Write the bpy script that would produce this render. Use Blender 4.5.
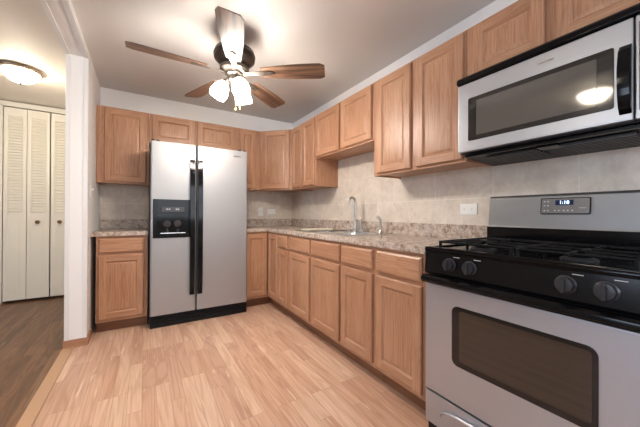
import bpy, bmesh, math, random
from mathutils import Vector, Matrix
from math import sin, cos, pi, radians as R
random.seed(4)
for o in list(bpy.data.objects): bpy.data.objects.remove(o)
S = bpy.context.scene; COL = S.collection

# ---------------------------------------------------------------- camera
CX, CY, CZ = -1.8664, -3.7932, 1.0792
YAW, PIT, ROL, FPX = -.5553, .0032, .0043, 283.034
cam = bpy.data.cameras.new('camera'); camo = bpy.data.objects.new('camera', cam); COL.objects.link(camo)
fw = Vector((-sin(YAW)*cos(PIT), cos(YAW)*cos(PIT), sin(PIT)))
rr = Vector((cos(YAW), sin(YAW), 0)); uu = rr.cross(fw)
r2 = rr*cos(ROL)+uu*sin(ROL); u2 = -rr*sin(ROL)+uu*cos(ROL)
camo.matrix_world = Matrix(((r2.x, u2.x, -fw.x, CX), (r2.y, u2.y, -fw.y, CY), (r2.z, u2.z, -fw.z, CZ), (0, 0, 0, 1)))
cam.sensor_width = 36; cam.lens = FPX/640*36; cam.clip_start = .02
S.camera = camo

# ---------------------------------------------------------------- world, living room daylight, added kitchen fill, exposure
W = bpy.data.worlds.new('sky'); S.world = W; W.use_nodes = True
W.node_tree.nodes['Background'].inputs[0].default_value = (.62, .76, 1, 1)
W.node_tree.nodes['Background'].inputs[1].default_value = 1.2
def area(name, loc, rot, sx, sy, power, col):
    l = bpy.data.lights.new(name, 'AREA'); l.shape = 'RECTANGLE'; l.size = sx; l.size_y = sy; l.energy = power; l.color = col
    o = bpy.data.objects.new(name, l); COL.objects.link(o); o.location = loc; o.rotation_euler = rot
    return o
FILL_KITCHEN = 28; WIN_LIVING = 75
area('fill_added_window', (-1.13, -5.76, 1.55), (R(90), 0, 0), 1.5, 1.2, FILL_KITCHEN, (.86, .93, 1))  # fill light at an added, unseen window behind the camera
area('daylight_living_window', (-6.16, -3.3, 1.55), (R(90), 0, R(-90)), 1.9, 1.3, WIN_LIVING, (.66, .8, 1))
SHADE = 60; BULB = 530; HALLBULB = 66
S.view_settings.view_transform = 'Standard'; S.view_settings.look = 'None'
S.view_settings.gamma = 1; S.view_settings.use_curve_mapping = False
S.view_settings.exposure = 0.14

# ---------------------------------------------------------------- materials
def nt(name):
    m = bpy.data.materials.new(name); m.use_nodes = True
    t = m.node_tree; b = t.nodes['Principled BSDF']
    return m, t, b
def plain(name, col, rough=.5, metal=0, spec=.5, coat=0, emis=None, es=0):
    m, t, b = nt(name)
    b.inputs['Base Color'].default_value = (*col, 1); b.inputs['Roughness'].default_value = rough
    b.inputs['Metallic'].default_value = metal; b.inputs['Specular IOR Level'].default_value = spec
    b.inputs['Coat Weight'].default_value = coat
    if emis: b.inputs['Emission Color'].default_value = (*emis, 1); b.inputs['Emission Strength'].default_value = es
    return m
def N(t, kind, **kw):
    n = t.nodes.new(kind)
    for k, v in kw.items():
        if k.startswith('_'): setattr(n, k[1:], v)
        else: n.inputs[k].default_value = v
    return n
def mapping(t, scale, out='Object', rnd=True, rot=(0, 0, 0), loc=(0, 0, 0)):
    c = t.nodes.new('ShaderNodeTexCoord'); mp = t.nodes.new('ShaderNodeMapping')
    mp.inputs['Scale'].default_value = scale; mp.inputs['Rotation'].default_value = rot; mp.inputs['Location'].default_value = loc
    src = c.outputs[out]
    if rnd:
        oi = t.nodes.new('ShaderNodeObjectInfo'); mu = N(t, 'ShaderNodeVectorMath', _operation='SCALE')
        cb = t.nodes.new('ShaderNodeCombineXYZ')
        for i in range(3): t.links.new(oi.outputs['Random'], cb.inputs[i])
        t.links.new(cb.outputs[0], mu.inputs[0]); mu.inputs['Scale'].default_value = 7.3
        ad = N(t, 'ShaderNodeVectorMath', _operation='ADD'); t.links.new(src, ad.inputs[0]); t.links.new(mu.outputs[0], ad.inputs[1])
        src = ad.outputs[0]
    t.links.new(src, mp.inputs['Vector'])
    return mp.outputs[0]
def ramp(t, fac, stops):
    r = t.nodes.new('ShaderNodeValToRGB'); e = r.color_ramp.elements
    while len(e) < len(stops): e.new(.5)
    for el, (p, c) in zip(e, stops): el.position = p; el.color = (*c, 1)
    t.links.new(fac, r.inputs[0]); return r.outputs[0]
def mix(t, fac, a, b, mode='MIX'):
    m = t.nodes.new('ShaderNodeMix'); m.data_type = 'RGBA'; m.blend_type = mode
    for i, s in ((0, fac), (6, a), (7, b)):
        if hasattr(s, 'links'): t.links.new(s, m.inputs[i])
        elif i == 0: m.inputs[0].default_value = s
        else: m.inputs[i].default_value = (*s, 1)
    return m.outputs[2]
def noise(t, vec, scale, detail=4, rough=.55, dist=0):
    n = N(t, 'ShaderNodeTexNoise', Scale=scale, Detail=detail, Roughness=rough, Distortion=dist)
    t.links.new(vec, n.inputs['Vector']); return n.outputs[0]
def bump(t, b, h, strength=.2, dist=.002):
    n = N(t, 'ShaderNodeBump', Strength=strength, Distance=dist); t.links.new(h, n.inputs['Height']); t.links.new(n.outputs[0], b.inputs['Normal'])

def oak(name, axis, tint=(1, 1, 1), dark=1.0):
    m, t, b = nt(name)
    def sc(a, l): return tuple(l if i == axis else a for i in range(3))
    c1 = noise(t, mapping(t, sc(14, 1.1)), 1, 3, .5, 1.4)       # broad cathedral figure
    w = N(t, 'ShaderNodeMath', _operation='MULTIPLY'); t.links.new(c1, w.inputs[0]); w.inputs[1].default_value = 46
    s = N(t, 'ShaderNodeMath', _operation='SINE'); t.links.new(w.outputs[0], s.inputs[0])
    s2 = N(t, 'ShaderNodeMapRange'); t.links.new(s.outputs[0], s2.inputs[0]); s2.inputs[1].default_value = -1
    c2 = noise(t, mapping(t, sc(150, 4)), 1, 3, .6)
    c3 = noise(t, mapping(t, sc(3.5, 1)), 1, 2)
    base = ramp(t, c3, [(.3, tuple(x*y*dark for x, y in zip((.41, .217, .128), tint))), (.7, tuple(x*y*dark for x, y in zip((.52, .300, .184), tint)))])
    grain = ramp(t, s2.outputs[0], [(.0, (.90, .83, .78)), (.45, (1, 1, 1))])
    pores = ramp(t, c2, [(.38, (.82, .74, .68)), (.56, (1.0, 1.0, 1.0))])
    col = mix(t, 1, base, grain, 'MULTIPLY'); col = mix(t, 1, col, pores, 'MULTIPLY')
    t.links.new(col, b.inputs['Base Color']); b.inputs['Roughness'].default_value = .38; b.inputs['Specular IOR Level'].default_value = .45
    bump(t, b, c2, .12, .0006)
    return m
OAKV = oak('oak_vertical_grain', 2); OAKH = oak('oak_horizontal_grain', 0)
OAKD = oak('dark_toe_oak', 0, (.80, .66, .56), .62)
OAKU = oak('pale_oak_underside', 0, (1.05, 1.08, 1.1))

def planks(name, cols, pw, plen, rough, grainc, off=.37, streak=None, freq=60):
    m, t, b = nt(name)
    c = t.nodes.new('ShaderNodeTexCoord'); sp = t.nodes.new('ShaderNodeSeparateXYZ'); cb = t.nodes.new('ShaderNodeCombineXYZ')
    t.links.new(c.outputs['Object'], sp.inputs[0]); t.links.new(sp.outputs[1], cb.inputs[0]); t.links.new(sp.outputs[0], cb.inputs[1])
    br = N(t, 'ShaderNodeTexBrick', _offset=off, _offset_frequency=3, _squash=1.0)
    br.inputs['Color1'].default_value = (0, 0, 0, 1); br.inputs['Color2'].default_value = (1, 1, 1, 1); br.inputs['Mortar'].default_value = (.1, .1, .1, 1)
    br.inputs['Scale'].default_value = 1; br.inputs['Mortar Size'].default_value = .0007; br.inputs['Brick Width'].default_value = plen
    br.inputs['Row Height'].default_value = pw; br.inputs['Mortar Smooth'].default_value = .3
    t.links.new(cb.outputs[0], br.inputs['Vector'])
    base = ramp(t, br.outputs[0], cols)
    sc = N(t, 'ShaderNodeVectorMath', _operation='SCALE'); sc.inputs['Scale'].default_value = 9; t.links.new(br.outputs[0], sc.inputs[0])
    ad = N(t, 'ShaderNodeVectorMath', _operation='ADD'); t.links.new(c.outputs['Object'], ad.inputs[0]); t.links.new(sc.outputs[0], ad.inputs[1])
    def mp(s):
        x = t.nodes.new('ShaderNodeMapping'); x.inputs['Scale'].default_value = s; t.links.new(ad.outputs[0], x.inputs[0]); return x.outputs[0]
    c1 = noise(t, mp((9, .8, 1)), 1, 2, .45, .5)
    w = N(t, 'ShaderNodeMath', _operation='MULTIPLY'); t.links.new(c1, w.inputs[0]); w.inputs[1].default_value = freq
    s = N(t, 'ShaderNodeMath', _operation='SINE'); t.links.new(w.outputs[0], s.inputs[0])
    s2 = N(t, 'ShaderNodeMapRange'); t.links.new(s.outputs[0], s2.inputs[0]); s2.inputs[1].default_value = -1
    g = ramp(t, s2.outputs[0], [(.0, grainc[0]), (.5, (1, 1, 1)), (1, grainc[1])])
    c2 = noise(t, mp((110, 4, 1)), 1, 3, .6); g2 = ramp(t, c2, [(.35, grainc[0]), (.6, (1, 1, 1))])
    col = mix(t, .6, base, g, 'MULTIPLY'); col = mix(t, .5, col, g2, 'MULTIPLY')
    if streak:
        c4 = noise(t, mp((26, 2.2, 1)), 1, 2, .4, 1)
        f = ramp(t, c4, [(.64, (0, 0, 0)), (.74, (1, 1, 1))]); col = mix(t, f, col, streak)
    col = mix(t, br.outputs['Fac'], col, tuple(x*.45 for x in cols[0][1]))
    t.links.new(col, b.inputs['Base Color']); b.inputs['Roughness'].default_value = rough; b.inputs['Specular IOR Level'].default_value = .4
    return m
FLOOR = planks('oak_laminate', [(0, (.54, .335, .238)), (.35, (.59, .375, .27)), (.6, (.625, .415, .305)), (1, (.70, .51, .385))], .072, .58, .33, ((.84, .73, .64), (1.06, 1.06, 1.02)), .37, (.74, .58, .44), 52)
FLOORH = planks('dark_wood_floor', [(0, (.125, .062, .032)), (.5, (.18, .092, .048)), (1, (.225, .12, .064))], .06, .8, .36, ((.7, .62, .55), (1.2, 1.15, 1.1)), .41, (.24, .14, .085))

def granite():
    m, t, b = nt('speckled_laminate')
    v = mapping(t, (1, 1, 1), rnd=False)
    a = noise(t, v, 27, 5, .65); c = noise(t, v, 90, 3, .6); d = noise(t, v, 11, 3, .5)
    col = ramp(t, a, [(.33, (.20, .125, .085)), (.43, (.38, .28, .215)), (.53, (.52, .43, .36)), (.66, (.60, .525, .45))])
    f = ramp(t, c, [(.56, (0, 0, 0)), (.66, (1, 1, 1))]); col = mix(t, f, col, (.24, .20, .19))
    f = ramp(t, d, [(.56, (0, 0, 0)), (.68, (.55, .55, .55))]); col = mix(t, f, col, (.40, .37, .36))
    f = ramp(t, noise(t, v, 130, 2), [(.64, (0, 0, 0)), (.7, (1, 1, 1))]); col = mix(t, f, col, (.74, .68, .62))
    t.links.new(col, b.inputs['Base Color']); b.inputs['Roughness'].default_value = .22
    return m
GRAN = granite()

def tile(name, u_axis, voff, uoff):
    m, t, b = nt(name)
    c = t.nodes.new('ShaderNodeTexCoord'); sp = t.nodes.new('ShaderNodeSeparateXYZ'); cb = t.nodes.new('ShaderNodeCombineXYZ')
    t.links.new(c.outputs['Object'], sp.inputs[0])
    a1 = N(t, 'ShaderNodeMath', _operation='ADD'); a1.inputs[1].default_value = uoff; t.links.new(sp.outputs[u_axis], a1.inputs[0])
    a2 = N(t, 'ShaderNodeMath', _operation='ADD'); a2.inputs[1].default_value = voff; t.links.new(sp.outputs[2], a2.inputs[0])
    t.links.new(a1.outputs[0], cb.inputs[0]); t.links.new(a2.outputs[0], cb.inputs[1])
    br = N(t, 'ShaderNodeTexBrick', _offset=.5, _offset_frequency=2)
    br.inputs['Color1'].default_value = (0, 0, 0, 1); br.inputs['Color2'].default_value = (1, 1, 1, 1)
    br.inputs['Scale'].default_value = 1; br.inputs['Mortar Size'].default_value = .0022; br.inputs['Mortar Smooth'].default_value = .4
    br.inputs['Brick Width'].default_value = .413; br.inputs['Row Height'].default_value = .26
    t.links.new(cb.outputs[0], br.inputs['Vector'])
    v = mapping(t, (1, 1, 1), rnd=False)
    n1 = noise(t, v, 6, 6, .65, .6); n2 = noise(t, v, 34, 4, .6)
    col = ramp(t, n1, [(.32, (.60, .52, .44)), (.52, (.69, .61, .525)), (.7, (.76, .68, .60))])
    g = ramp(t, n2, [(.35, (.88, .86, .84)), (.6, (1, 1, 1))]); col = mix(t, .7, col, g, 'MULTIPLY')
    tv = ramp(t, br.outputs[0], [(0, (.93, .93, .93)), (1, (1.04, 1.04, 1.04))]); col = mix(t, 1, col, tv, 'MULTIPLY')
    col = mix(t, br.outputs['Fac'], col, (.80, .74, .67))
    t.links.new(col, b.inputs['Base Color']); b.inputs['Roughness'].default_value = .33
    inv = N(t, 'ShaderNodeMath', _operation='SUBTRACT'); inv.inputs[0].default_value = 1; t.links.new(br.outputs['Fac'], inv.inputs[1])
    bump(t, b, inv.outputs[0], .3, .0015)
    return m
TILER = tile('stone_tile_right', 1, .11, .380+.413*4); TILEB = tile('stone_tile_back', 0, .11, .2)

def paint(name, col, rough=.6):
    m, t, b = nt(name); v = mapping(t, (1, 1, 1), rnd=False)
    n = noise(t, v, 160, 3); b.inputs['Base Color'].default_value = (*col, 1); b.inputs['Roughness'].default_value = rough
    bump(t, b, n, .06, .001); return m
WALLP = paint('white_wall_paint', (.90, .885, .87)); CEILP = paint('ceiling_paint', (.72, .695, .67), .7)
HALLP = paint('cream_wall_paint', (.82, .76, .68)); TRIMP = plain('white_trim', (.82, .81, .80), .35)
CLOSET = plain('cream_door_paint', (.86, .81, .70), .42)

def steel(name, col, rough, axis, metal=1.0):
    m, t, b = nt(name)
    s = [260, 260, 260]; s[axis] = 1.5
    n = noise(t, mapping(t, tuple(s)), 1, 2)
    r = N(t, 'ShaderNodeMapRange'); t.links.new(n, r.inputs[0]); r.inputs[3].default_value = rough-.05; r.inputs[4].default_value = rough+.07
    t.links.new(r.outputs[0], b.inputs['Roughness']); b.inputs['Base Color'].default_value = (*col, 1); b.inputs['Metallic'].default_value = metal
    return m
STEELF = steel('satin_fridge_steel', (.40, .40, .405), .46, 2, .75); STEELM = steel('microwave_steel', (.42, .435, .47), .36, 0, .75)
STEELR = steel('range_steel', (.46, .475, .52), .38, 0, .75); STEELB = steel('brushed_backguard_steel', (.20, .20, .205), .40, 0, .8)
SINKM = plain('sink_steel', (.72, .71, .69), .25, 1); NICKEL = plain('brushed_nickel', (.46, .43, .39), .28, 1)
BLACK = plain('gloss_black', (.003, .003, .004), .10, spec=.22); BLACKS = plain('satin_black', (.007, .007, .008), .4, spec=.3)
BLACKP = plain('black_plastic', (.004, .004, .005), .16, spec=.22); IRON = plain('cast_iron', (.006, .006, .007), .45, spec=.15)
GREYP = plain('grey_plastic', (.035, .035, .038), .3); DGREY = plain('dark_grey', (.025, .025, .027), .45, spec=.3)
KNOBM = plain('charcoal_knob', (.03, .03, .036), .2)
def oven_glass():
    m, t, b = nt('oven_glass')
    n = noise(t, mapping(t, (.6, 1, 95)), 1, 2)
    t.links.new(ramp(t, n, [(.42, (.040, .029, .022)), (.66, (.047, .034, .026))]), b.inputs['Base Color'])
    b.inputs['Roughness'].default_value = .08; b.inputs['Specular IOR Level'].default_value = .55
    return m
OVENG = oven_glass(); OVENB = plain('oven_glass_border', (.012, .011, .012), .1)
MWG = plain('microwave_screen_glass', (.10, .092, .082), .06, spec=.8); MWB = plain('microwave_black_glass', (.015, .014, .014), .06, spec=.8)
CHROME = plain('chrome', (.8, .8, .8), .12, 1); WHITEP = plain('white_plastic', (.84, .83, .80), .35)
SLOT = plain('socket_slot', (.15, .14, .13), .5); BRONZE = plain('dark_bronze', (.045, .034, .028), .3, .7)
BRASSN = plain('antique_nickel', (.15, .13, .11), .38, .9); BRASS = plain('brass', (.55, .38, .16), .3, 1)
KNOBW = plain('brown_knob', (.16, .07, .035), .35); CREAM = plain('cream_board', (.74, .66, .52), .45)
NAVY = plain('navy_display', (.005, .012, .06), .15); LED = plain('led_digits', (.6, .8, 1), .5, emis=(.55, .75, 1), es=3)
MARK = plain('grey_print', (.62, .62, .62), .5); PANELG = plain('grey_control_panel', (.16, .155, .155), .3, .3)
GLOBE = plain('lit_opal_glass', (.95, .93, .9), .3, emis=(1, .915, .82), es=SHADE)
BULBM = plain('lit_bulb', (.95, .93, .9), .3, emis=(1, .915, .82), es=BULB)
HGLOBE = plain('lit_bowl_glass', (.95, .9, .8), .3, emis=(1, .87, .68), es=HALLBULB)
def blade_mat():
    m, t, b = nt('walnut_blade')
    c2 = noise(t, mapping(t, (2.2, 55, 55)), 1, 4, .6, .4)
    col = ramp(t, c2, [(.36, (.055, .03, .020)), (.5, (.13, .068, .042)), (.64, (.24, .135, .085))])
    t.links.new(col, b.inputs['Base Color']); b.inputs['Roughness'].default_value = .36; b.inputs['Specular IOR Level'].default_value = .6
    return m
BLADE = blade_mat()
def pane_mat():
    m = bpy.data.materials.new('window_glass'); m.use_nodes = True; t = m.node_tree; t.nodes.clear()
    o = t.nodes.new('ShaderNodeOutputMaterial'); a = t.nodes.new('ShaderNodeBsdfTransparent'); g = t.nodes.new('ShaderNodeBsdfGlossy')
    g.inputs['Roughness'].default_value = .02; x = t.nodes.new('ShaderNodeMixShader'); x.inputs[0].default_value = .06
    t.links.new(a.outputs[0], x.inputs[1]); t.links.new(g.outputs[0], x.inputs[2]); t.links.new(x.outputs[0], o.inputs[0]); return m
PANE = pane_mat()

# ---------------------------------------------------------------- mesh helpers
class B:
    def __init__(s): s.bm = bmesh.new()
    def box(s, x0, x1, y0, y1, z0, z1, mi=0, bev=0, seg=2):
        m = Matrix.Translation(((x0+x1)/2, (y0+y1)/2, (z0+z1)/2)) @ Matrix.Diagonal((abs(x1-x0), abs(y1-y0), abs(z1-z0), 1))
        t = bmesh.new(); bmesh.ops.create_cube(t, size=1, matrix=m)
        if bev: bmesh.ops.bevel(t, geom=t.edges[:], offset=bev, segments=seg, profile=.5, affect='EDGES')
        s._add(t, mi); return s
    def _add(s, t, mi, mat=None):
        if mat: bmesh.ops.transform(t, matrix=mat, verts=t.verts)
        for f in t.faces: f.material_index = mi
        me = bpy.data.meshes.new('t'); t.to_mesh(me); t.free(); s.bm.from_mesh(me); bpy.data.meshes.remove(me)
    def lathe(s, prof, c=(0, 0, 0), axis=(0, 0, 1), seg=24, mi=0, cap=True):
        t = bmesh.new(); rings = []
        for r, z in prof:
            rings.append([t.verts.new((r*cos(2*pi*i/seg), r*sin(2*pi*i/seg), z)) for i in range(seg)] if r > 1e-5 else [t.verts.new((0, 0, z))])
        for a, b in zip(rings, rings[1:]):
            for i in range(seg):
                j = (i+1) % seg
                if len(a) == 1 and len(b) == 1: continue
                if len(a) == 1: t.faces.new((a[0], b[i], b[j]))
                elif len(b) == 1: t.faces.new((a[i], a[j], b[0]))
                else: t.faces.new((a[i], a[j], b[j], b[i]))
        for r in (rings[0], rings[-1]):
            if cap and len(r) > 1: t.faces.new(r)
        bmesh.ops.recalc_face_normals(t, faces=t.faces)
        q = Vector((0, 0, 1)).rotation_difference(Vector(axis).normalized()).to_matrix().to_4x4()
        s._add(t, mi, Matrix.Translation(c) @ q); return s
    def cyl(s, c, axis, r, h, seg=24, mi=0, ch=0):
        p = [(r, 0), (r, h)] if not ch else [(r-ch, 0), (r, ch), (r, h-ch), (r-ch, h)]
        return s.lathe(p, c, axis, seg, mi)
    def tube(s, pts, rad, seg=12, mi=0):
        seg = max(seg, 18)
        pts = [Vector(p) for p in pts]; rads = rad if isinstance(rad, (list, tuple)) else [rad]*len(pts)
        t = bmesh.new(); rings = []; d0 = (pts[1]-pts[0]).normalized(); n = d0.orthogonal().normalized()
        for i, p in enumerate(pts):
            d = (pts[min(i+1, len(pts)-1)]-pts[max(i-1, 0)]).normalized()
            n = (n-d*n.dot(d)).normalized(); b = d.cross(n)
            rings.append([t.verts.new(p+(n*cos(2*pi*k/seg)+b*sin(2*pi*k/seg))*rads[i]) for k in range(seg)])
        for a, c in zip(rings, rings[1:]):
            for k in range(seg): t.faces.new((a[k], a[(k+1) % seg], c[(k+1) % seg], c[k]))
        t.faces.new(rings[0]); t.faces.new(rings[-1]); bmesh.ops.recalc_face_normals(t, faces=t.faces)
        s._add(t, mi); return s
    def prism(s, poly, a0, a1, axis=2, mi=0, bev=0):
        """poly: 2D points in the two remaining axes (in x,y,z order), extruded along axis from a0 to a1"""
        t = bmesh.new()
        def p3(p, a): q = list(p); q.insert(axis, a); return q
        lo = [t.verts.new(p3(p, a0)) for p in poly]; hi = [t.verts.new(p3(p, a1)) for p in poly]; n = len(poly)
        t.faces.new(lo); t.faces.new(hi[::-1])
        for i in range(n): t.faces.new((lo[i], hi[i], hi[(i+1) % n], lo[(i+1) % n]))
        bmesh.ops.recalc_face_normals(t, faces=t.faces)
        if bev: bmesh.ops.bevel(t, geom=t.edges[:], offset=bev, segments=2, profile=.5, affect='EDGES')
        s._add(t, mi); return s
    def build(s, name, mats, parent=None, loc=(0, 0, 0), rot=(0, 0, 0)):
        bm = s.bm
        for e in bm.edges:
            if len(e.link_faces) == 2 and e.calc_face_angle(0) > R(23): e.smooth = False
        for f in bm.faces: f.smooth = True
        me = bpy.data.meshes.new(name); bm.to_mesh(me); bm.free()
        for m in (mats if isinstance(mats, (list, tuple)) else [mats]): me.materials.append(m)
        o = bpy.data.objects.new(name, me); COL.objects.link(o); o.location = loc; o.rotation_euler = rot
        wn = o.modifiers.new('weighted_normal', 'WEIGHTED_NORMAL'); wn.keep_sharp = True; wn.weight = 100
        if parent: o.parent = parent
        return o
def rrect(x0, x1, z0, z1, r, n=6):
    P = []
    for cx, cz, a in ((x1-r, z1-r, 0), (x0+r, z1-r, 90), (x0+r, z0+r, 180), (x1-r, z0+r, 270)):
        for k in range(n+1): P.append((cx+r*cos(R(a+90*k/n)), cz+r*sin(R(a+90*k/n))))
    return P
def empty(name, loc, rz=0):
    o = bpy.data.objects.new(name, None); o.empty_display_size = .1; COL.objects.link(o); o.location = loc; o.rotation_euler = (0, 0, rz); return o
def tag(o, label, cat, group=None):
    o['label'] = label; o['category'] = cat
    if group: o['group'] = group
    return o
def thing(name, label, cat, loc=(0, 0, 0), rz=0, group=None): return tag(empty(name, loc, rz), label, cat, group)
def struct(o): o['kind'] = 'structure'; return o
def text(body, size, name, mat, parent, loc, rot, extrude=.0004):
    c = bpy.data.curves.new(name, 'FONT'); c.body = body; c.size = size; c.extrude = extrude; c.align_x = 'CENTER'; c.align_y = 'CENTER'
    o = bpy.data.objects.new(name, c); COL.objects.link(o); c.materials.append(mat)
    bpy.context.view_layer.update()
    me = bpy.data.meshes.new_from_object(o); me.name = name; bpy.data.objects.remove(o)
    o = bpy.data.objects.new(name, me); COL.objects.link(o)
    o.parent = parent; o.location = loc; o.rotation_euler = rot
    return o

# ---------------------------------------------------------------- the room
H = 2.427; XL = -2.270; XH = -2.40; YO = -.80; YR = -5.6; XW = -6.0; YC = 1.05
def wall_holes(name, mat, u0, u1, z0, z1, t0, t1, axis, holes):
    """wall slab with rectangular holes; u along the wall, thickness t0..t1 across it"""
    b = B(); us = sorted({u0, u1, *[h[0] for h in holes], *[h[1] for h in holes]}); zs = sorted({z0, z1, *[h[2] for h in holes], *[h[3] for h in holes]})
    for a, c in zip(us, us[1:]):
        for d, e in zip(zs, zs[1:]):
            if any(h[0] <= a and c <= h[1] and h[2] <= d and e <= h[3] for h in holes): continue
            if axis == 'x': b.box(a, c, t0, t1, d, e)
            else: b.box(t0, t1, a, c, d, e)
    return struct(b.build(name, mat))
wall_holes('wall_right', WALLP, YR, .1, 0, H, 0, .1, 'y', [])
wall_holes('wall_back', WALLP, XL, 0, 0, H, 0, .1, 'x', [])
wall_holes('wall_left', WALLP, YR, 1.75, 0, H, XH, XL, 'y', [(-4.6, YO, 0, 2.360)])
wall_holes('wall_front', WALLP, XW-.1, .1, 0, H, YR-.12, YR, 'x', [(-1.93, -.33, .95, 2.15)])
wall_holes('wall_living', HALLP, YR, 1.75, 0, H, XW-.12, XW, 'y', [(-4.3, -2.3, .9, 2.2)])
wall_holes('wall_closet', HALLP, XW, XH, 0, H, YC+.03, YC+.13, 'x', [(-3.30, -2.44, 0, 2.37)])
struct(B().box(XW, XH, 1.70, 1.75, 0, H).build('wall_closet_back', HALLP))
struct(B().box(-2.36, 0, YR, 0, -.1, 0).build('floor', FLOOR))
struct(B().box(XW, -2.36, YR, 1.75, -.1, 0).build('floor', FLOORH))
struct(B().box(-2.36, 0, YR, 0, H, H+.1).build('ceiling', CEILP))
struct(B().box(XW, -2.36, YR, 1.75, H, H+.1).build('ceiling', HALLP))
struct(B().box(-2.412, -2.343, -4.6, YO-.01, 0, .007, bev=.003).build('trim_1', plain('threshold_wood', (.50, .30, .18), .4)))
# corner beads of the cased opening, both faces, up the wall end and along the header
b = B()
for x0, x1 in ((XH-.006, XH+.022), (XL-.024, XL+.006)):
    b.box(x0, x1, YO-.006, YO+.02, 0, 2.360, bev=.002)
    b.box(x0, x1, -4.6, YO-.006, 2.352, 2.385, bev=.002)
struct(b.build('trim_2', TRIMP))
struct(B().prism([(XH-.012, YO-.016), (XL+.014, YO-.016), (XL+.014, -.612), (XL, -.612), (XL, YO-.002), (XH, YO-.002), (XH, 1.0), (XH-.012, 1.0)], 0, .062, 2).build('baseboard_left', OAKH))
# tiled backsplash
struct(B().box(-.012, 0, -3.75, -.012, 1.0, 1.70).build('trim_3', TILER))
struct(B().box(XL, -.012, -.012, 0, 1.0, 1.42).build('trim_4', TILEB))
# windows (one added behind the camera for fill, one in the living room)
def window(name, axis, u0, u1, z0, z1, t):
    w = struct(empty(name, (0, 0, 0)))
    def bx(b, a, c, d, e, k): (b.box(a, c, t-k, t+k, d, e, bev=.003) if axis == 'x' else b.box(t-k, t+k, a, c, d, e, bev=.003))
    b = B(); f = .05
    for a, c, d, e in ((u0, u0+f, z0, z1), (u1-f, u1, z0, z1), (u0+f, u1-f, z0, z0+f), (u0+f, u1-f, z1-f, z1), ((u0+u1)/2-.02, (u0+u1)/2+.02, z0+f, z1-f), (u0+f, u1-f, (z0+z1)/2-.02, (z0+z1)/2+.02)): bx(b, a, c, d, e, .03)
    b.build('window_frame', TRIMP, w)
    b = B(); bx(b, u0+f, u1-f, z0+f, z1-f, .002); b.build('pane', PANE, w)
window('added_window_1', 'x', -1.93, -.33, .95, 2.15, YR-.07); window('window_2', 'y', -4.3, -2.3, .9, 2.2, XW-.07)

# ---------------------------------------------------------------- closet with louvred bifold doors
def bifold(name, xs, knobs, strip=None):
    d = struct(empty(name, (0, YC, 0)))
    for (x0, x1), k in zip(xs, knobs):
        b = B(); st = .035
        for a, c in ((x0, x0+st), (x1-st, x1)): b.box(a, c, -.014, .014, .03, 2.345, bev=.002)
        for z0, z1 in ((.03, 1.08), (2.25, 2.345)): b.box(x0+st, x1-st, -.012, .012, z0, z1)
        b.box(x0+st+.02, x1-st-.02, -.016, -.010, .16, 1.0, bev=.003)
        p = b.build('door_panel', CLOSET, d)
        b = B(); z = 1.10
        while z < 2.245:
            b.prism([(-.012, z), (-.008, z-.003), (.009, z+.026), (.005, z+.029)], x0+st, x1-st, 0); z += .034
        b.box(x0+st, x1-st, .004, .007, 1.08, 2.25)
        b.build('louvre_panel', CLOSET, p)
        if k is not None:
            c = B().lathe([(.0, .0), (.012, 0), (.010, .012), (.020, .020), (.021, .028), (.013, .036), (0, .038)], (k, -.014, .97), (0, -1, 0), 20).build('knob', KNOBW, d)
            B().lathe([(.024, 0), (.024, .003), (.014, .006), (0, .006)], (k, -.013, .97), (0, -1, 0), 20).build('knob_plate', BRASS, c)
    return d
bifold('door_1', [(-3.290, -3.093), (-3.088, -2.884)], [None, -2.99])
bifold('door_2', [(-2.872, -2.668), (-2.664, -2.46)], [-2.785, None])
b = B(); b.box(-3.36, -3.298, YC-.02, YC+.03, 0, 2.37, bev=.003); b.box(-2.456, -2.41, YC-.02, YC+.03, 0, 2.37, bev=.003); b.box(-3.36, -2.41, YC-.02, YC+.03, 2.355, 2.415, bev=.003)
struct(b.build('trim_5', plain('cream_casing', (.84, .80, .70), .35)))

# ---------------------------------------------------------------- cabinets
def door_bm(w, h, t=.02, fr=.054):
    """oak frame door: front faces -y, back at y=0; material 0 vertical grain, 1 horizontal grain"""
    bm = bmesh.new()
    def ring(i, y): return [bm.verts.new(p) for p in ((i, y, i), (w-i, y, i), (w-i, y, h-i), (i, y, h-i))]
    def skin(a, b, mis):
        for k in range(4):
            f = bm.faces.new((a[k], a[(k+1) % 4], b[(k+1) % 4], b[k])); f.material_index = mis[k]
    r0 = ring(0, 0); back = bm.faces.new(r0[::-1]); back.material_index = 0
    mh = (1, 0, 1, 0)
    r1 = ring(0, -(t-.007)); skin(r0, r1, mh); r2_ = ring(.006, -t); skin(r1, r2_, mh)
    # stiles run the full height, rails sit between them
    a, c = .006, fr
    flat = []
    for (x0, x1, z0, z1, mi) in ((a, c, a, h-a, 0), (w-c, w-a, a, h-a, 0), (c, w-c, a, c, 1), (c, w-c, h-c, h-a, 1)):
        flat.append(bm.faces.new([bm.verts.new((x_, -t, z_)) for x_, z_ in ((x0, z0), (x1, z0), (x1, z1), (x0, z1))])); flat[-1].material_index = mi
    prev = ring(c, -t)
    for i, y, m in ((c+.003, -(t-.003), mh), (c+.010, -(t-.010), mh), (c+.013, -(t-.011), mh), (min(c+.034, w/2-.012), -(t-.0045), (0, 0, 0, 0))):
        nx = ring(i, y); skin(prev, nx, m); prev = nx
    f = bm.faces.new(prev); f.material_index = 0
    body = [g_ for g_ in bm.faces if g_ not in flat]
    bmesh.ops.recalc_face_normals(bm, faces=body)
    for g_ in bm.faces:      # everything but the back looks to the front
        g_.normal_update()
        if g_ is not back and g_.normal.y > .02: g_.normal_flip()
    return bm
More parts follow.
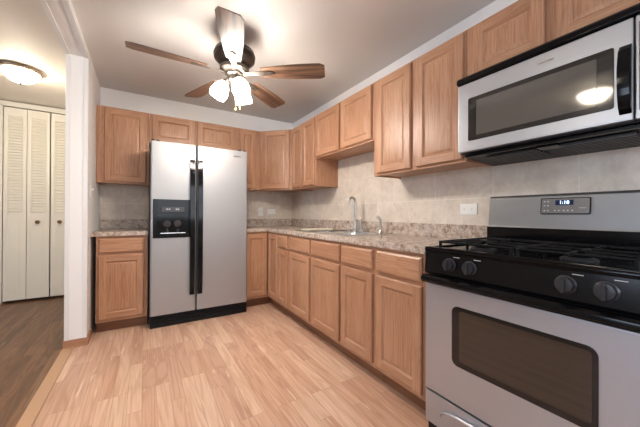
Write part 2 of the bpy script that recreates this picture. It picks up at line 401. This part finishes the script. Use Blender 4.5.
def add_door(parent, x0, x1, z0, z1, y, fr=.054, rz=0, at=None):
    b = B(); b.bm.free(); b.bm = door_bm(x1-x0, z1-z0, fr=fr)
    return b.build('door', [OAKV, OAKH], parent, at or (x0, y, z0), (0, 0, rz))
def add_drawer(parent, x0, x1, z0, z1, y, name='drawer_front'):
    t = .02; b = B(); w, h = x1-x0, z1-z0
    bm = b.bm
    def ring(i, yy): return [bm.verts.new(p) for p in ((i, yy, i), (w-i, yy, i), (w-i, yy, h-i), (i, yy, h-i))]
    rs = [ring(0, 0), ring(0, -(t-.009)), ring(.004, -(t-.005)), ring(.012, -t)]
    bm.faces.new(rs[0][::-1]); bm.faces.new(rs[-1])
    for p, q in zip(rs, rs[1:]):
        for k in range(4): bm.faces.new((p[k], p[(k+1) % 4], q[(k+1) % 4], q[k]))
    bmesh.ops.recalc_face_normals(bm, faces=bm.faces)
    return b.build(name, OAKH, parent, (x0, y, z0))
def frame_bm(w, z0, z1, y, stiles, rails, t=.019):
    b = B()
    for x0, x1 in stiles: b.box(x0, x1, y, y+t, z0, z1, 0)
    xs = sorted(stiles)
    for ra, rb in rails:
        for (a0, a1), (b0, b1) in zip(xs, xs[1:]): b.box(a1, b0, y, y+t, ra, rb, 1)
    return b
def upper(label, loc, rz, w, h, doors, depth=.305, group=None):
    c = thing('wall_cabinet', label, 'cabinet', loc, rz, group)
    b = B(); d = depth-.019; tk = .015
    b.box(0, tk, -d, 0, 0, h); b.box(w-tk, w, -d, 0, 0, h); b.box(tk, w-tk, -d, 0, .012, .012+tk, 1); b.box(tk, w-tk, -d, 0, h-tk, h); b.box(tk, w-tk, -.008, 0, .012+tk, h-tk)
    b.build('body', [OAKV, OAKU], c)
    gaps = [(0, doors[0][0]+.012)]+[(doors[i][1]-.012, doors[i+1][0]+.012) for i in range(len(doors)-1)]+[(doors[-1][1]-.012, w)]
    frame_bm(w, 0, h, -depth, gaps, [(0, .036), (h-.036, h)]).build('face_frame', [OAKV, OAKH], c)
    for x0, x1 in doors: add_door(c, x0, x1, .014, h-.014, -depth)
    return c
ZU, HU = 1.385, .754
gu = 'oak wall cabinets'
upper('tall single-door oak wall cabinet hanging above the short counter beside the fridge', (XL+.003, 0, ZU), 0, .438, HU, [(.062, .414)], group=gu)
upper('low two-door oak wall cabinet bridging directly over the fridge', (-1.826, 0, 1.834), 0, .924, .305, [(.023, .436), (.468, .902)], group=gu)
upper('narrow single-door oak wall cabinet between the fridge top and the angled corner cabinet', (-.900, 0, ZU), 0, .288, HU, [(.025, .234)], group=gu)
# diagonal corner wall cabinet
c = thing('corner_wall_cabinet', 'oak wall cabinet set diagonally across the room corner with one angled door', 'cabinet', (0, 0, ZU), 0, gu)
b = B(); P = [(-.610, 0), (0, 0), (0, -.610), (-.291, -.610), (-.610, -.291)]
b.prism(P, .012, HU, 2)
b.build('body', OAKV, c)
dl = math.hypot(.305, .305)
fr = frame_bm(dl, 0, HU, -.001, [(0, .047), (dl-.047, dl)], [(0, .036), (HU-.036, HU)], .016).build('face_frame', [OAKV, OAKH], c, (-.61, -.305, 0), (0, 0, R(-45)))
k = .7071
add_door(c, 0, .371, 0, HU-.028, 0, at=(-.61+.03*k-.001*k, -.305-.03*k-.001*k, .014), rz=R(-45))
# right wall uppers; local x runs from the corner towards the camera
RW = R(-90)
upper('oak wall cabinet with two slim doors, next to the diagonal corner cabinet', (0, -.612, ZU), RW, .573, HU, [(.020, .272), (.296, .560)], group=gu)
upper('shorter two-door oak wall cabinet raised high above the sink', (0, -1.187, 1.675), RW, .908, .464, [(.024, .446), (.474, .889)], group=gu)
upper('tall two-door oak wall cabinet between the sink and the microwave', (0, -2.097, ZU), RW, .762, HU, [(.042, .374), (.420, .750)], group=gu)
upper('low two-door oak wall cabinet directly on top of the microwave', (0, -2.861, 1.828), RW, .758, .311, [(.042, .375), (.409, .738)], group=gu)

def base(label, loc, rz, w, doors, drawers, group='oak base cabinets', depth=.61):
    c = thing('base_cabinet', label, 'cabinet', loc, rz, group); h = .876
    b = B(); d = depth-.019
    b.box(0, .016, -d, 0, .1, h); b.box(w-.016, w, -d, 0, .1, h); b.box(.016, w-.016, -d, 0, .1, .116); b.box(.016, w-.016, -.01, 0, .116, h)
    b.build('body', OAKV, c)
    gaps = [(0, doors[0][0]+.012)]+[(doors[i][1]-.012, doors[i+1][0]+.012) for i in range(len(doors)-1)]+[(doors[-1][1]-.012, w)]
    frame_bm(w, .1, h, -depth, gaps, [(.1, .15), (.695, .735), (h-.04, h)]).build('face_frame', [OAKV, OAKH], c)
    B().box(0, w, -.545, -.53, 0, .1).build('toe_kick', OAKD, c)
    for x0, x1 in doors: add_door(c, x0, x1, .128, .700, -depth)
    for x0, x1 in drawers: add_drawer(c, x0, x1, .722, .853, -depth)
    return c
base('lone oak base cabinet with drawer and door between the wall and the fridge', (-2.230, 0, 0), 0, .392, [(.018, .363)], [(.018, .363)])
Y0 = -.914
base('very narrow oak base cabinet with door and drawer beside the inside corner', (0, Y0, 0), RW, .272, [(.004, .235)], [(.004, .235)])
base('wide oak sink base cabinet with two doors and two false drawer fronts', (0, -1.187, 0), RW, .892, [(.022, .427), (.459, .878)], [(.022, .427), (.459, .878)])
base('oak base cabinet of one door and drawer just past the sink', (0, -2.080, 0), RW, .365, [(.012, .347)], [(.012, .347)])
base('oak base cabinet of one door and drawer touching the range', (0, -2.446, 0), RW, .392, [(.017, .362)], [(.017, .362)])
# corner base with two full-height doors meeting at the inside corner
c = thing('corner_base_cabinet', 'oak corner base cabinet with two full-height doors meeting at right angles', 'cabinet', (0, 0, 0), 0, 'oak base cabinets')
b = B(); b.box(-.898, -.882, -.60, 0, .1, .876); b.box(-.60, 0, -.913, -.897, .1, .876); b.prism([(-.882, 0), (0, 0), (0, -.897), (-.60, -.897), (-.60, -.60), (-.882, -.60)], .1, .118); b.build('body', OAKV, c)
b = B()
b.box(-.898, -.886, -.61, -.60, .1, .876); b.box(-.61, -.60, -.913, -.905, .1, .876)
b.box(-.886, -.61, -.61, -.60, .1, .132, 1); b.box(-.886, -.61, -.61, -.60, .85, .876, 1)
b.box(-.61, -.60, -.905, -.61, .1, .132, 1); b.box(-.61, -.60, -.905, -.61, .85, .876, 1)
b.build('face_frame', [OAKV, OAKH], c)
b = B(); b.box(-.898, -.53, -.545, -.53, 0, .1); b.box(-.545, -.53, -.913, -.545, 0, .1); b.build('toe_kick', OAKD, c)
add_door(c, 0, .262, 0, .725, 0, at=(-.893, -.611, .128)); add_door(c, 0, .268, 0, .725, 0, at=(-.611, -.634, .128), rz=RW)

# ---------------------------------------------------------------- countertops
def slab(outline, hole=None, z0=.876, z1=.914):
    bm = bmesh.new()
    def loop(P):
        vs = [bm.verts.new((x, y, z1)) for x, y in P]; return [bm.edges.new((vs[i], vs[(i+1) % len(vs)])) for i in range(len(vs))]
    es = loop(outline)+(loop(hole) if hole else [])
    bmesh.ops.triangle_fill(bm, use_beauty=True, use_dissolve=False, edges=es)
    for f in bm.faces:
        if f.normal.z < 0: f.normal_flip()
    top = bm.faces[:]
    g = bmesh.ops.extrude_face_region(bm, geom=top)
    bmesh.ops.translate(bm, verts=[v for v in g['geom'] if isinstance(v, bmesh.types.BMVert)], vec=(0, 0, z0-z1))
    for f in top:
        if f.is_valid: pass
    bmesh.ops.recalc_face_normals(bm, faces=bm.faces)
    bmesh.ops.bevel(bm, geom=[e for e in bm.edges if len(e.link_faces) == 2 and all(abs(v.co.z-z1) < 1e-5 for v in e.verts) and e.calc_face_angle(0) > 1], offset=.005, segments=2, profile=.5, affect='EDGES')
    b = B(); b.bm.free(); b.bm = bm; return b
SX0, SX1, SY0, SY1 = -.565, -.075, -2.06, -1.22      # sink outer rim
ct = slab([(-.904, -.002), (-.002, -.002), (-.002, -2.838), (-.635, -2.838), (-.635, -.635), (-.904, -.635)], [(SX0+.015, SY0+.015), (SX1-.015, SY0+.015), (SX1-.015, SY1-.015), (SX0+.015, SY1-.015)]).build('countertop', GRAN)
tag(ct, 'long L-shaped speckled countertop running around the corner and holding the sink', 'countertop')
b = B(); b.box(-.021, -.001, -2.838, -.001, .914, 1.014, bev=.003); b.box(-.904, -.0205, -.021, -.001, .914, 1.014, bev=.003); b.build('backsplash', GRAN, ct)
ct2 = slab([(XL+.002, -.002), (-1.835, -.002), (-1.835, -.635), (XL+.002, -.635)]).build('countertop', GRAN)
tag(ct2, 'short speckled countertop between the wall end and the fridge', 'countertop')
B().box(XL+.002, -1.835, -.021, -.001, .914, 1.014, bev=.003).build('backsplash', GRAN, ct2)

# ---------------------------------------------------------------- sink and fittings
sk = thing('sink', 'stainless steel drop-in double bowl sink set in the long countertop', 'sink', (0, 0, .914))
b = B(); zt = .006
xb0, xb1 = SX0+.03, SX1-.085; ys = [SY0+.03, (SY0+SY1)/2-.015, (SY0+SY1)/2+.015, SY1-.03]
def rim_box(x0, x1, y0, y1): b.box(x0, x1, y0, y1, .0005, zt, bev=.002)
rim_box(SX0, xb0, SY0, SY1); rim_box(xb1, SX1, SY0, SY1)
for a, c in ((SY0, ys[0]), (ys[1], ys[2]), (ys[3], SY1)): rim_box(xb0, xb1, a, c)
b.build('rim', SINKM, sk)
for a, c in ((ys[0], ys[1]), (ys[2], ys[3])):
    b = B(); bm = b.bm
    top = rrect(xb0, xb1, a, c, .04); rings = []
    for s_, z in ((0, .004), (.006, -.02), (.016, -.15), (.045, -.17)):
        cx, cy = (xb0+xb1)/2, (a+c)/2
        rings.append([bm.verts.new((cx+(x-cx)*(1-s_/(.5*(xb1-xb0))), cy+(y-cy)*(1-s_/(.5*(c-a))), z)) for x, y in top])
    for p, q in zip(rings, rings[1:]):
        for i in range(len(p)): bm.faces.new((p[i], p[(i+1) % len(p)], q[(i+1) % len(p)], q[i]))
    bm.faces.new(rings[-1]); bmesh.ops.recalc_face_normals(bm, faces=bm.faces)
    for f in bm.faces: f.normal_flip()
    bo = b.build('bowl', SINKM, sk)
    B().cyl(((xb0+xb1)/2, (a+c)/2, -.171), (0, 0, 1), .04, .004, mi=0).build('drain', DGREY, bo)
ZD = .9205; XD = -.125
fa = thing('faucet', 'tall gooseneck nickel faucet with a side lever at the back of the sink', 'faucet', (XD, -1.635, ZD))
B().lathe([(.028, 0), (.028, .006), (.018, .018), (.014, .05), (.013, .10), (.011, .12), (0, .12)], (0, 0, 0)).build('base', NICKEL, fa)
dx, dy = -.99, .10
pts = [(0, 0, .10), (0, 0, .275)]+[(dx*.036*(1-cos(a)), dy*.036*(1-cos(a)), .275+.046*sin(a)) for a in [pi*i/12 for i in range(1, 13)]]+[(dx*.072, dy*.072, .265)]
B().tube(pts, .0128, 14).cyl((dx*.072, dy*.072, .245), (0, 0, 1), .0145, .030, ch=.002).build('spout', NICKEL, fa)
B().lathe([(.024, 0), (.022, .012), (.013, .022), (.012, .095), (.015, .105), (.010, .118), (0, .120)], (0, -.080, 0)).build('side_valve', NICKEL, fa)
B().tube([(0, 0, .100), (0, -.04, .104), (0, -.080, .106)], .007, 10).build('lever', NICKEL, fa)
sp = thing('side_sprayer', 'small nickel pull-out side sprayer right of the faucet on the sink deck', 'sprayer', (XD, -1.985, ZD))
B().lathe([(.024, 0), (.022, .008), (.015, .02), (.014, .035), (0, .035)]).build('holder', NICKEL, sp)
B().tube([(0, 0, .03), (0, 0, .09), (-.004, 0, .115), (-.016, .006, .135), (-.034, .012, .142)], [.010, .012, .013, .013, .009], 14).build('spray_head', NICKEL, sp)
so = thing('soap_dispenser', 'short nickel soap dispenser pump left of the faucet', 'dispenser', (XD, -1.545, ZD))
B().lathe([(.022, 0), (.020, .010), (.011, .018), (.010, .045), (.014, .050), (.012, .058), (0, .060)]).build('pump_base', NICKEL, so)
B().tube([(0, 0, .056), (-.012, .01, .068), (-.04, .02, .066)], .005, 10).build('nozzle', NICKEL, so)
cb_ = B().prism(rrect(-.515, -.20, -1.385, -1.235, .02), .9215, .9315, 2, bev=.002).build('sink_board', CREAM)
tag(cb_, 'thin cream board lying over the corner end of the sink', 'board')

# ---------------------------------------------------------------- fridge
fx = -1.819
f = thing('refrigerator', 'side-by-side stainless steel refrigerator with black handles and dispenser', 'refrigerator', (fx, 0, 0))
B().box(-.006, .909, -.665, -.03, .03, 1.745, bev=.004).build('cabinet_body', DGREY, f)
def fdoor(x0, x1):
    y1, y0, r = -.670, -.742, .016
    P = [(x0, y1), (x0, y0+r)]+[(x0+r-r*cos(R(a)), y0+r-r*sin(R(a))) for a in (30, 60, 90)]+[(x1-r+r*sin(R(a)), y0+r-r*cos(R(a))) for a in (0, 30, 60, 90)]+[(x1, y1)]
    return B().prism(P, .123, 1.76, 2)
dn = fdoor(0, .392); ld = dn.build('freezer_door', STEELF, f); rd = fdoor(.400, .911).build('fridge_door', STEELF, f)
for nm, pr, xa in (('handle', ld, .333), ('handle', rd, .406)):
    b = B(); n = 14; P = []
    for i in range(n+1):
        s_ = i/n; P.append((-.742-.018-.030*math.sin(pi*min(1, max(0, s_)))**.35, .284+1.326*s_))
    poly = [(-.741, .284)]+P+[(-.741, 1.61)]
    b.prism(poly, xa, xa+.043, 0); b.build(nm, BLACK, pr)
dsp = B()
x0, x1, z0, z1 = .020, .353, .850, 1.216; fy = -.750
for a, c, d, e in ((x0, x0+.03, z0, z1), (x1-.03, x1, z0, z1), (x0+.03, x1-.03, z0, .885), (x0+.03, x1-.03, 1.082, z1)): dsp.box(a, c, fy, -.741, d, e, bev=.002)
dispo = dsp.build('dispenser', BLACKP, ld)
rc = B(); rc.box(x0+.03, x1-.03, -.7435, -.7415, .885, 1.082)
rc.box(x0+.035, x1-.035, -.762, -.7435, .880, .893, bev=.003); rc.build('dispenser_recess', BLACK, dispo)
pd = B()
for cx in (.135, .225):
    pd.lathe([(.0, 0), (.030, .002), (.034, .010), (.026, .018), (0, .020)], (cx, -.744, .985), (0, -1, -.15), 18)
    pd.lathe([(.010, 0), (.010, .03), (0, .03)], (cx, -.752, .905), (0, 0, 1), 12)
pd.build('dispenser_paddle', GREYP, dispo)
B().box(x0+.06, x1-.06, -.768, -.755, .892, .900, bev=.002).build('drip_grille', CHROME, dispo)
for cx in (.135, .155, .215, .232): B().box(cx-.006, cx+.006, fy-.0022, fy-.001, 1.118, 1.128).build('dispenser_button', MARK, dispo)
B().box(x1-.262, x1-.07, fy-.001, fy, 1.10, 1.145, bev=.0004).build('button_panel', GREYP, dispo)
B().box(.757, .832, -.7445, -.7415, 1.690, 1.701, bev=.001).build('badge', CHROME, rd)
for xx in (.005, .045, .815, .870): B().box(xx, xx+.028, -.735, -.69, 1.7605, 1.775, bev=.004).build('hinge_cover', BLACKS, f)
g = B(); g.box(.0, .911, -.715, -.05, .0, .030, bev=.003); g.box(0, .911, -.700, -.66, .03, .118)
for i in range(5): g.box(.01, .901, -.722, -.70, .034+.017*i, .043+.017*i, bev=.002)
g.box(0, .012, -.722, -.70, .03, .118); g.box(.899, .911, -.722, -.70, .03, .118)
g.build('base_grille', BLACKS, f)

# ---------------------------------------------------------------- microwave (local x towards the camera, front at -y)
m = thing('microwave', 'stainless over-the-range microwave with black handle above the stove', 'microwave', (0, -2.864, 1.385), RW)
w = .757
B().prism([(-.012, .0), (-.012, .437), (-.365, .437), (-.365, .030), (-.30, .018)], 0, w, 0).build('body', BLACKS, m)
B().prism([(-.36, .401), (-.392, .401), (-.408, .408), (-.408, .428), (-.398, .440), (-.36, .440)], .001, w-.001, 0, bev=.002).build('vent_strip', BLACK, m)
d = B(); x0, x1, z0, z1 = .004, .664, .034, .399
d.box(x0, x1, -.400, -.366, z0, z1, bev=.005); dr = d.build('door', STEELM, m)
B().prism(rrect(.063, .615, .088, .314, .008), -.4035, -.399, 1, bev=.001).build('window_frame', MWB, dr)
B().prism(rrect(.108, .568, .110, .292, .005), -.4048, -.4030, 1).build('screen', MWG, dr)
b = B(); P = []; n = 12; zs0, zs1 = .060, .305
for i in range(n+1): s_ = i/n; P.append((-.402-.034*math.sin(pi*s_)**.5, zs0+(zs1-zs0)*s_))
b.prism([(-.400, zs0-.002)]+P+[(-.400, zs1+.002)], .628, .660, 0, bev=.002); b.build('handle', BLACK, dr)
B().box(.374, .434, -.4025, -.3995, .354, .362, bev=.001).build('badge', CHROME, dr)
cp = B().box(.668, w-.002, -.400, -.366, z0, z1, bev=.004).build('control_panel', STEELM, m)
cpg = B().prism(rrect(.678, w-.012, .06, .375, .006), -.4035, -.399, 1).build('control_glass', MWB, cp)
for i in range(5):
    for j in range(3): B().box(.690+.020*j, .702+.020*j, -.4045, -.4034, .09+.03*i, .10+.03*i).build('button', MARK, cp)
b = B()
for (a, c) in ((.10, .33), (.42, .65)):
    for i in range(7): b.box(a, c, -.29+.035*i, -.275+.035*i, .002, .012)
b.build('filter_grille', GREYP, m)
b = B(); b.box(.02, w-.02, -.355, -.335, .012, .024); b.box(.34, .42, -.32, -.24, .006, .014); b.build('underside_trim', BLACKP, m)

# ---------------------------------------------------------------- range
r = thing('gas_range', 'freestanding gas range with stainless oven door and black control panel', 'stove', (0, -2.861, 0), RW)
w = .748
B().box(0, w, -.635, -.03, .0, .895, bev=.003).build('body', BLACKS, r)
b = B(); b.box(.0, w, -.665, -.03, .896, .914, bev=.005); ckt = b
for a in ((.0, w, -.665, -.640), (.0, .022, -.640, -.085), (w-.022, w, -.640, -.085)): b.box(a[0], a[1], a[2], a[3], .910, .922, bev=.004)
b.build('cooktop', BLACK, r)
B().prism([(-.636, .789), (-.662, .789), (-.668, .80), (-.660, .895), (-.636, .895)], .001, w-.001, 0).build('control_panel', BLACKP, r)
for kx in (.136, .231, .560, .659):
    b = B().lathe([(.031, 0), (.031, .004), (.026, .008), (.024, .024), (0, .025)], (0, 0, 0), (0, -1, .06), 28)
    b.box(-.006, .006, -.038, -.020, -.024, .024, bev=.002)
    kb = b.build('knob', KNOBM, r, (kx, -.664, .848))
    B().box(-.0012, .0012, -.0352, -.0338, .004, .017).build('pointer', MARK, kb)
for kx in (.136, .231, .560, .659): B().box(kx+.016, kx+.045, -.6625, -.6610, .884, .8862).build('printed_mark', MARK, r)
b = B(); P = [(-.664, .787), (-.684, .786), (-.696, .777), (-.698, .762), (-.688, .750), (-.664, .744)]
b.prism(P, .0, w, 0, bev=.002); b.build('door_handle', BLACK, r)
od = B().box(.001, w-.001, -.662, -.637, .219, .742, bev=.004).build('oven_door', STEELR, r)
B().prism(rrect(.146, .641, .395, .665, .030), -.6645, -.661, 1, bev=.001).build('window_border', OVENB, od)
B().prism(rrect(.182, .626, .420, .650, .012), -.6655, -.6640, 1).build('window_glass', OVENG, od)
sd = B().box(.001, w-.001, -.660, -.637, .055, .208, bev=.004).build('storage_drawer', STEELR, r)
b = B(); n = 20; ring = []
pts = [(.378+.29*math.cos(pi*(1-i/n)), -.662-.010*math.sin(pi*i/n)-.001, .115+.060*math.sin(pi*i/n)**.6) for i in range(n+1)]
b.tube(pts, [.002+.010*math.sin(pi*i/n) for i in range(n+1)], 10); b.build('drawer_pull', STEELR, sd)
b = B(); b.box(.02, w-.02, -.60, -.1, -.0, .05); b.build('plinth', BLACKS, r)
# burners and grates
for bx_ in (.20, .548):
    for by_ in (-.22, -.50):
        bb = B().lathe([(.055, 0), (.055, .006), (.044, .012), (.040, .012), (0, .012)], (bx_, by_, .914)).build('burner', DGREY, r)
        B().lathe([(.034, 0), (.036, .004), (.033, .009), (0, .010)], (bx_, by_, .926)).build('burner_cap', IRON, bb)
for gx0, gx1 in ((.035, .366), (.382, .713)):
    b = B(); zt = .944; rr_ = .0055
    xm = (gx0+gx1)/2; gy = (-.595, -.36, -.125)
    def bar(p, q): b.tube([p, q], rr_, 8)
    for y_ in (gy[0], gy[1], gy[2]): bar((gx0, y_, zt), (gx1, y_, zt))
    for x_ in (gx0, gx1): bar((x_, gy[0], zt), (x_, gy[2], zt))
    for yc in (-.22, -.50):
        for ax, ay in ((1, 0), (-1, 0), (0, 1), (0, -1)):
            lx = (gx1-xm) if ax else 0; ly = (.115 if yc > -.36 else .122) if ay else 0
            bar((xm+ax*lx, yc+ay*ly, zt), (xm+ax*.022, yc+ay*.022, zt+.004))
    for x_ in (gx0+.004, gx1-.004):
        for y_ in gy: b.tube([(x_, y_, zt), (x_, y_, .914)], [.007, .008], 8)
    b.build('grate', IRON, r)
# backguard
bg = B().prism([(-.085, .914), (-.085, 1.010), (-.030, 1.010), (-.030, .914)], .0, w, 0).build('backguard_riser', BLACK, r)
b = B(); b.prism([(-.030, 1.008), (-.075, 1.008), (-.072, 1.017), (-.055, 1.180), (-.047, 1.192), (-.030, 1.193)], .0, w, 0, bev=.002); bk = b.build('backguard', STEELB, r)
b = B(); tb = math.atan2(.017, .163)
cpl = empty('clock_panel', (.369, -.0655, 1.127)); cpl.parent = bk; cpl.rotation_euler = (-tb, 0, 0)
B().prism(rrect(-.100, .100, -.042, .042, .007), -.0035, .002, 1, bev=.001).build('panel_border', BLACKP, cpl)
B().prism(rrect(-.096, .096, -.038, .038, .005), -.0042, -.0034, 1).build('panel_face', PANELG, cpl)
B().box(-.036, .036, -.0056, -.0041, .004, .030).build('display_screen', NAVY, cpl)
text('1:18', .024, 'display_digits', LED, cpl, (0, -.0060, .017), (R(90), 0, 0))
keys = [(xx, -.026) for xx in (-.085, -.070, -.040, -.024, -.004, .012, .030)]+[(xx, zz) for xx in (-.085, -.070) for zz in (0, .022)]
for xx, zz in keys: B().box(xx, xx+.006, -.0050, -.0041, zz, zz+.0045).build('printed_key', MARK, bk, cpl.location, cpl.rotation_euler)
B().box(.058, .084, -.0050, -.0041, -.012, -.010).build('printed_line', MARK, bk, cpl.location, cpl.rotation_euler)

# ---------------------------------------------------------------- wall plates
def plate(name, label, cat, loc, rz, kind, horizontal):
    o = thing(name, label, cat, loc, rz, None)
    W_, H_ = (.118, .072) if horizontal else (.072, .118)
    B().box(-W_/2, W_/2, -.006, 0, -H_/2, H_/2, bev=.002).build('cover_plate', WHITEP, o)
    if kind == 'outlet':
        for s_ in (-.026, .026):
            cx, cz = (s_, 0) if horizontal else (0, s_)
            so_ = B().prism(rrect(cx-.015, cx+.015, cz-.014, cz+.014, .008), -.0085, -.0055, 1).build('socket', WHITEP, o)
            b = B()
            for q in (-.006, .006):
                if horizontal: b.box(cx-.004, cx+.004, -.0092, -.0084, cz+q-.001, cz+q+.001)
                else: b.box(cx+q-.001, cx+q+.001, -.0092, -.0084, cz-.004, cz+.004)
            b.build('slots', SLOT, so_)
    elif kind == 'switch':
        B().box(-.008, .008, -.008, -.0055, -.016, .016, bev=.001).build('switch_surround', WHITEP, o)
        B().prism([(-.007, -.008), (-.007, .010), (-.020, .012), (-.020, .004)], -.005, .005, 0, bev=.001).build('toggle', WHITEP, o)
    return o
plate('light_switch', 'upright white switch plate on the tiled back wall beside the fridge', 'switch', (-.494, -.0125, 1.113), 0, 'switch', False)
plate('power_outlet', 'white sideways outlet on the back wall near the room corner', 'outlet', (-.335, -.0125, 1.115), 0, 'outlet', True)
plate('power_outlet', 'white sideways outlet on the tiled wall beside the range backguard', 'outlet', (-.0125, -2.703, 1.118), RW, 'outlet', True)
plate('light_switch', 'white toggle switch on the painted wall end left of the oak cabinet', 'switch', (XL+.0005, -.60, 1.287), R(90), 'switch', False)

# ---------------------------------------------------------------- ceiling fan
FX, FY = -1.30, -1.665
fn = thing('ceiling_fan', 'five-blade walnut ceiling fan with dark bronze motor and lit glass shades', 'ceiling fan', (FX, FY, H))
B().lathe([(.065, 0), (.066, -.02), (.055, -.05), (.030, -.068), (0, -.068)][::-1]).build('canopy', BRONZE, fn)
B().cyl((0, 0, -.12), (0, 0, 1), .013, .06).build('downrod', BRONZE, fn)
B().lathe([(0, -.265), (.055, -.265), (.075, -.255), (.110, -.235), (.146, -.200), (.150, -.170), (.140, -.140), (.100, -.115), (.05, -.105), (0, -.105)], seg=40).build('motor_housing', BRONZE, fn)
B().lathe([(0, -.305), (.085, -.300), (.105, -.285), (.105, -.262), (.07, -.255), (0, -.255)], seg=32).build('flywheel', BRASSN, fn)
for k in range(5):
    a = R(180.7+72*k)
    # blade, local x outward; pitched
    b = B(); L0, L1 = .20, .672; zt = .003
    prof = []
    nn = 14
    for i in range(nn+1):
        s_ = i/nn; x = L0+(L1-L0)*s_; hw = .048+.028*math.sin(min(1, s_*1.25)*pi/2)-.030*max(0, (s_-.93)/.07)**2*.6
        prof.append((x, hw))
    poly = [(x, h_) for x, h_ in prof]+[(x, -h_) for x, h_ in prof[::-1]]
    b.prism(poly, -zt, zt, 2, bev=0)
    bl = b.build('blade', BLADE, fn, (0, 0, -.300), (R(-13), 0, a))
    bi = B(); bi.prism([(.07, -.016), (.15, -.013), (.20, -.026), (.285, -.020), (.30, 0), (.285, .020), (.20, .026), (.15, .013), (.07, .016)], -.010, -.0035, 2, bev=.0015)
    for sx_, sy_ in ((.225, .012), (.225, -.012), (.27, 0)): bi.cyl((sx_, sy_, -.013), (0, 0, 1), .004, .004, 10)
    bi.build('blade_bracket', BRASSN, bl)
B().lathe([(0, -.375), (.030, -.372), (.045, -.355), (.048, -.325), (.062, -.312), (.062, -.298), (0, -.298)], seg=28).build('light_fitter', BRASSN, fn)
for wa in (158, -82, 38):
    d_ = Vector((cos(R(wa)), sin(R(wa)), 0)); ax = (d_*.50+Vector((0, 0, -1))).normalized()
    p0 = Vector((0, 0, -.345))+d_*.035; p1 = p0+d_*.026+Vector((0, 0, -.008))
    arm = B().tube([p0, p1, p1+ax*.015], .009, 10).lathe([(.0, -.004), (.022, 0), (.024, .020), (.0, .022)], p1+ax*.004, ax, 18).build('light_arm', BRASSN, fn)
    sh = B().lathe([(.018, 0), (.022, .002), (.036, .016), (.052, .045), (.060, .075), (.062, .098), (.057, .125), (.054, .125), (.058, .098), (.056, .075), (.048, .047), (.032, .019), (.018, .004), (.018, 0)], p1+ax*.020, ax, 28, cap=False).build('lamp_shade', GLOBE, arm)
    B().lathe([(0, .02), (.012, .025), (.014, .05), (.026, .075), (.030, .095), (.024, .114), (.010, .123), (0, .125)], p1+ax*.020, ax, 20).build('light_bulb', BULBM, arm)
for cx, cy, l in ((.0, -.030, .215), (.045, .02, .18)):
    b = B(); b.cyl((cx, cy, -.365-l), (0, 0, 1), .0012, l, 6); b.lathe([(0, 0), (.006, .006), (.007, .018), (.003, .03), (0, .03)], (cx, cy, -.37-l-.012)); b.build('pull_chain', BRASS, fn)

# ---------------------------------------------------------------- flush lamps
def flush(label, x, y):
    o = thing('flush_ceiling_lamp', label, 'ceiling lamp', (x, y, H), 0, 'flush bowl ceiling lamps')
    B().lathe([(0, 0), (.150, 0), (.156, -.012), (.150, -.028), (.136, -.034), (0, -.034)][::-1], seg=40).build('rim', plain('lamp_rim_brown', (.23, .17, .11), .35, .6), o)
    B().lathe([(0, -.128), (.030, -.126), (.072, -.112), (.108, -.080), (.132, -.034), (0, -.034)], seg=40).build('glass_bowl', HGLOBE, o)
    B().lathe([(0, -.150), (.006, -.147), (.008, -.138), (.014, -.130), (0, -.126)], seg=14).build('finial', BRASSN, o)
flush('lit bowl ceiling lamp in the hall in front of the louvred closet', -2.855, -.07)
flush('lit bowl ceiling lamp seen only as a reflection in the microwave glass', -3.06, -2.76)
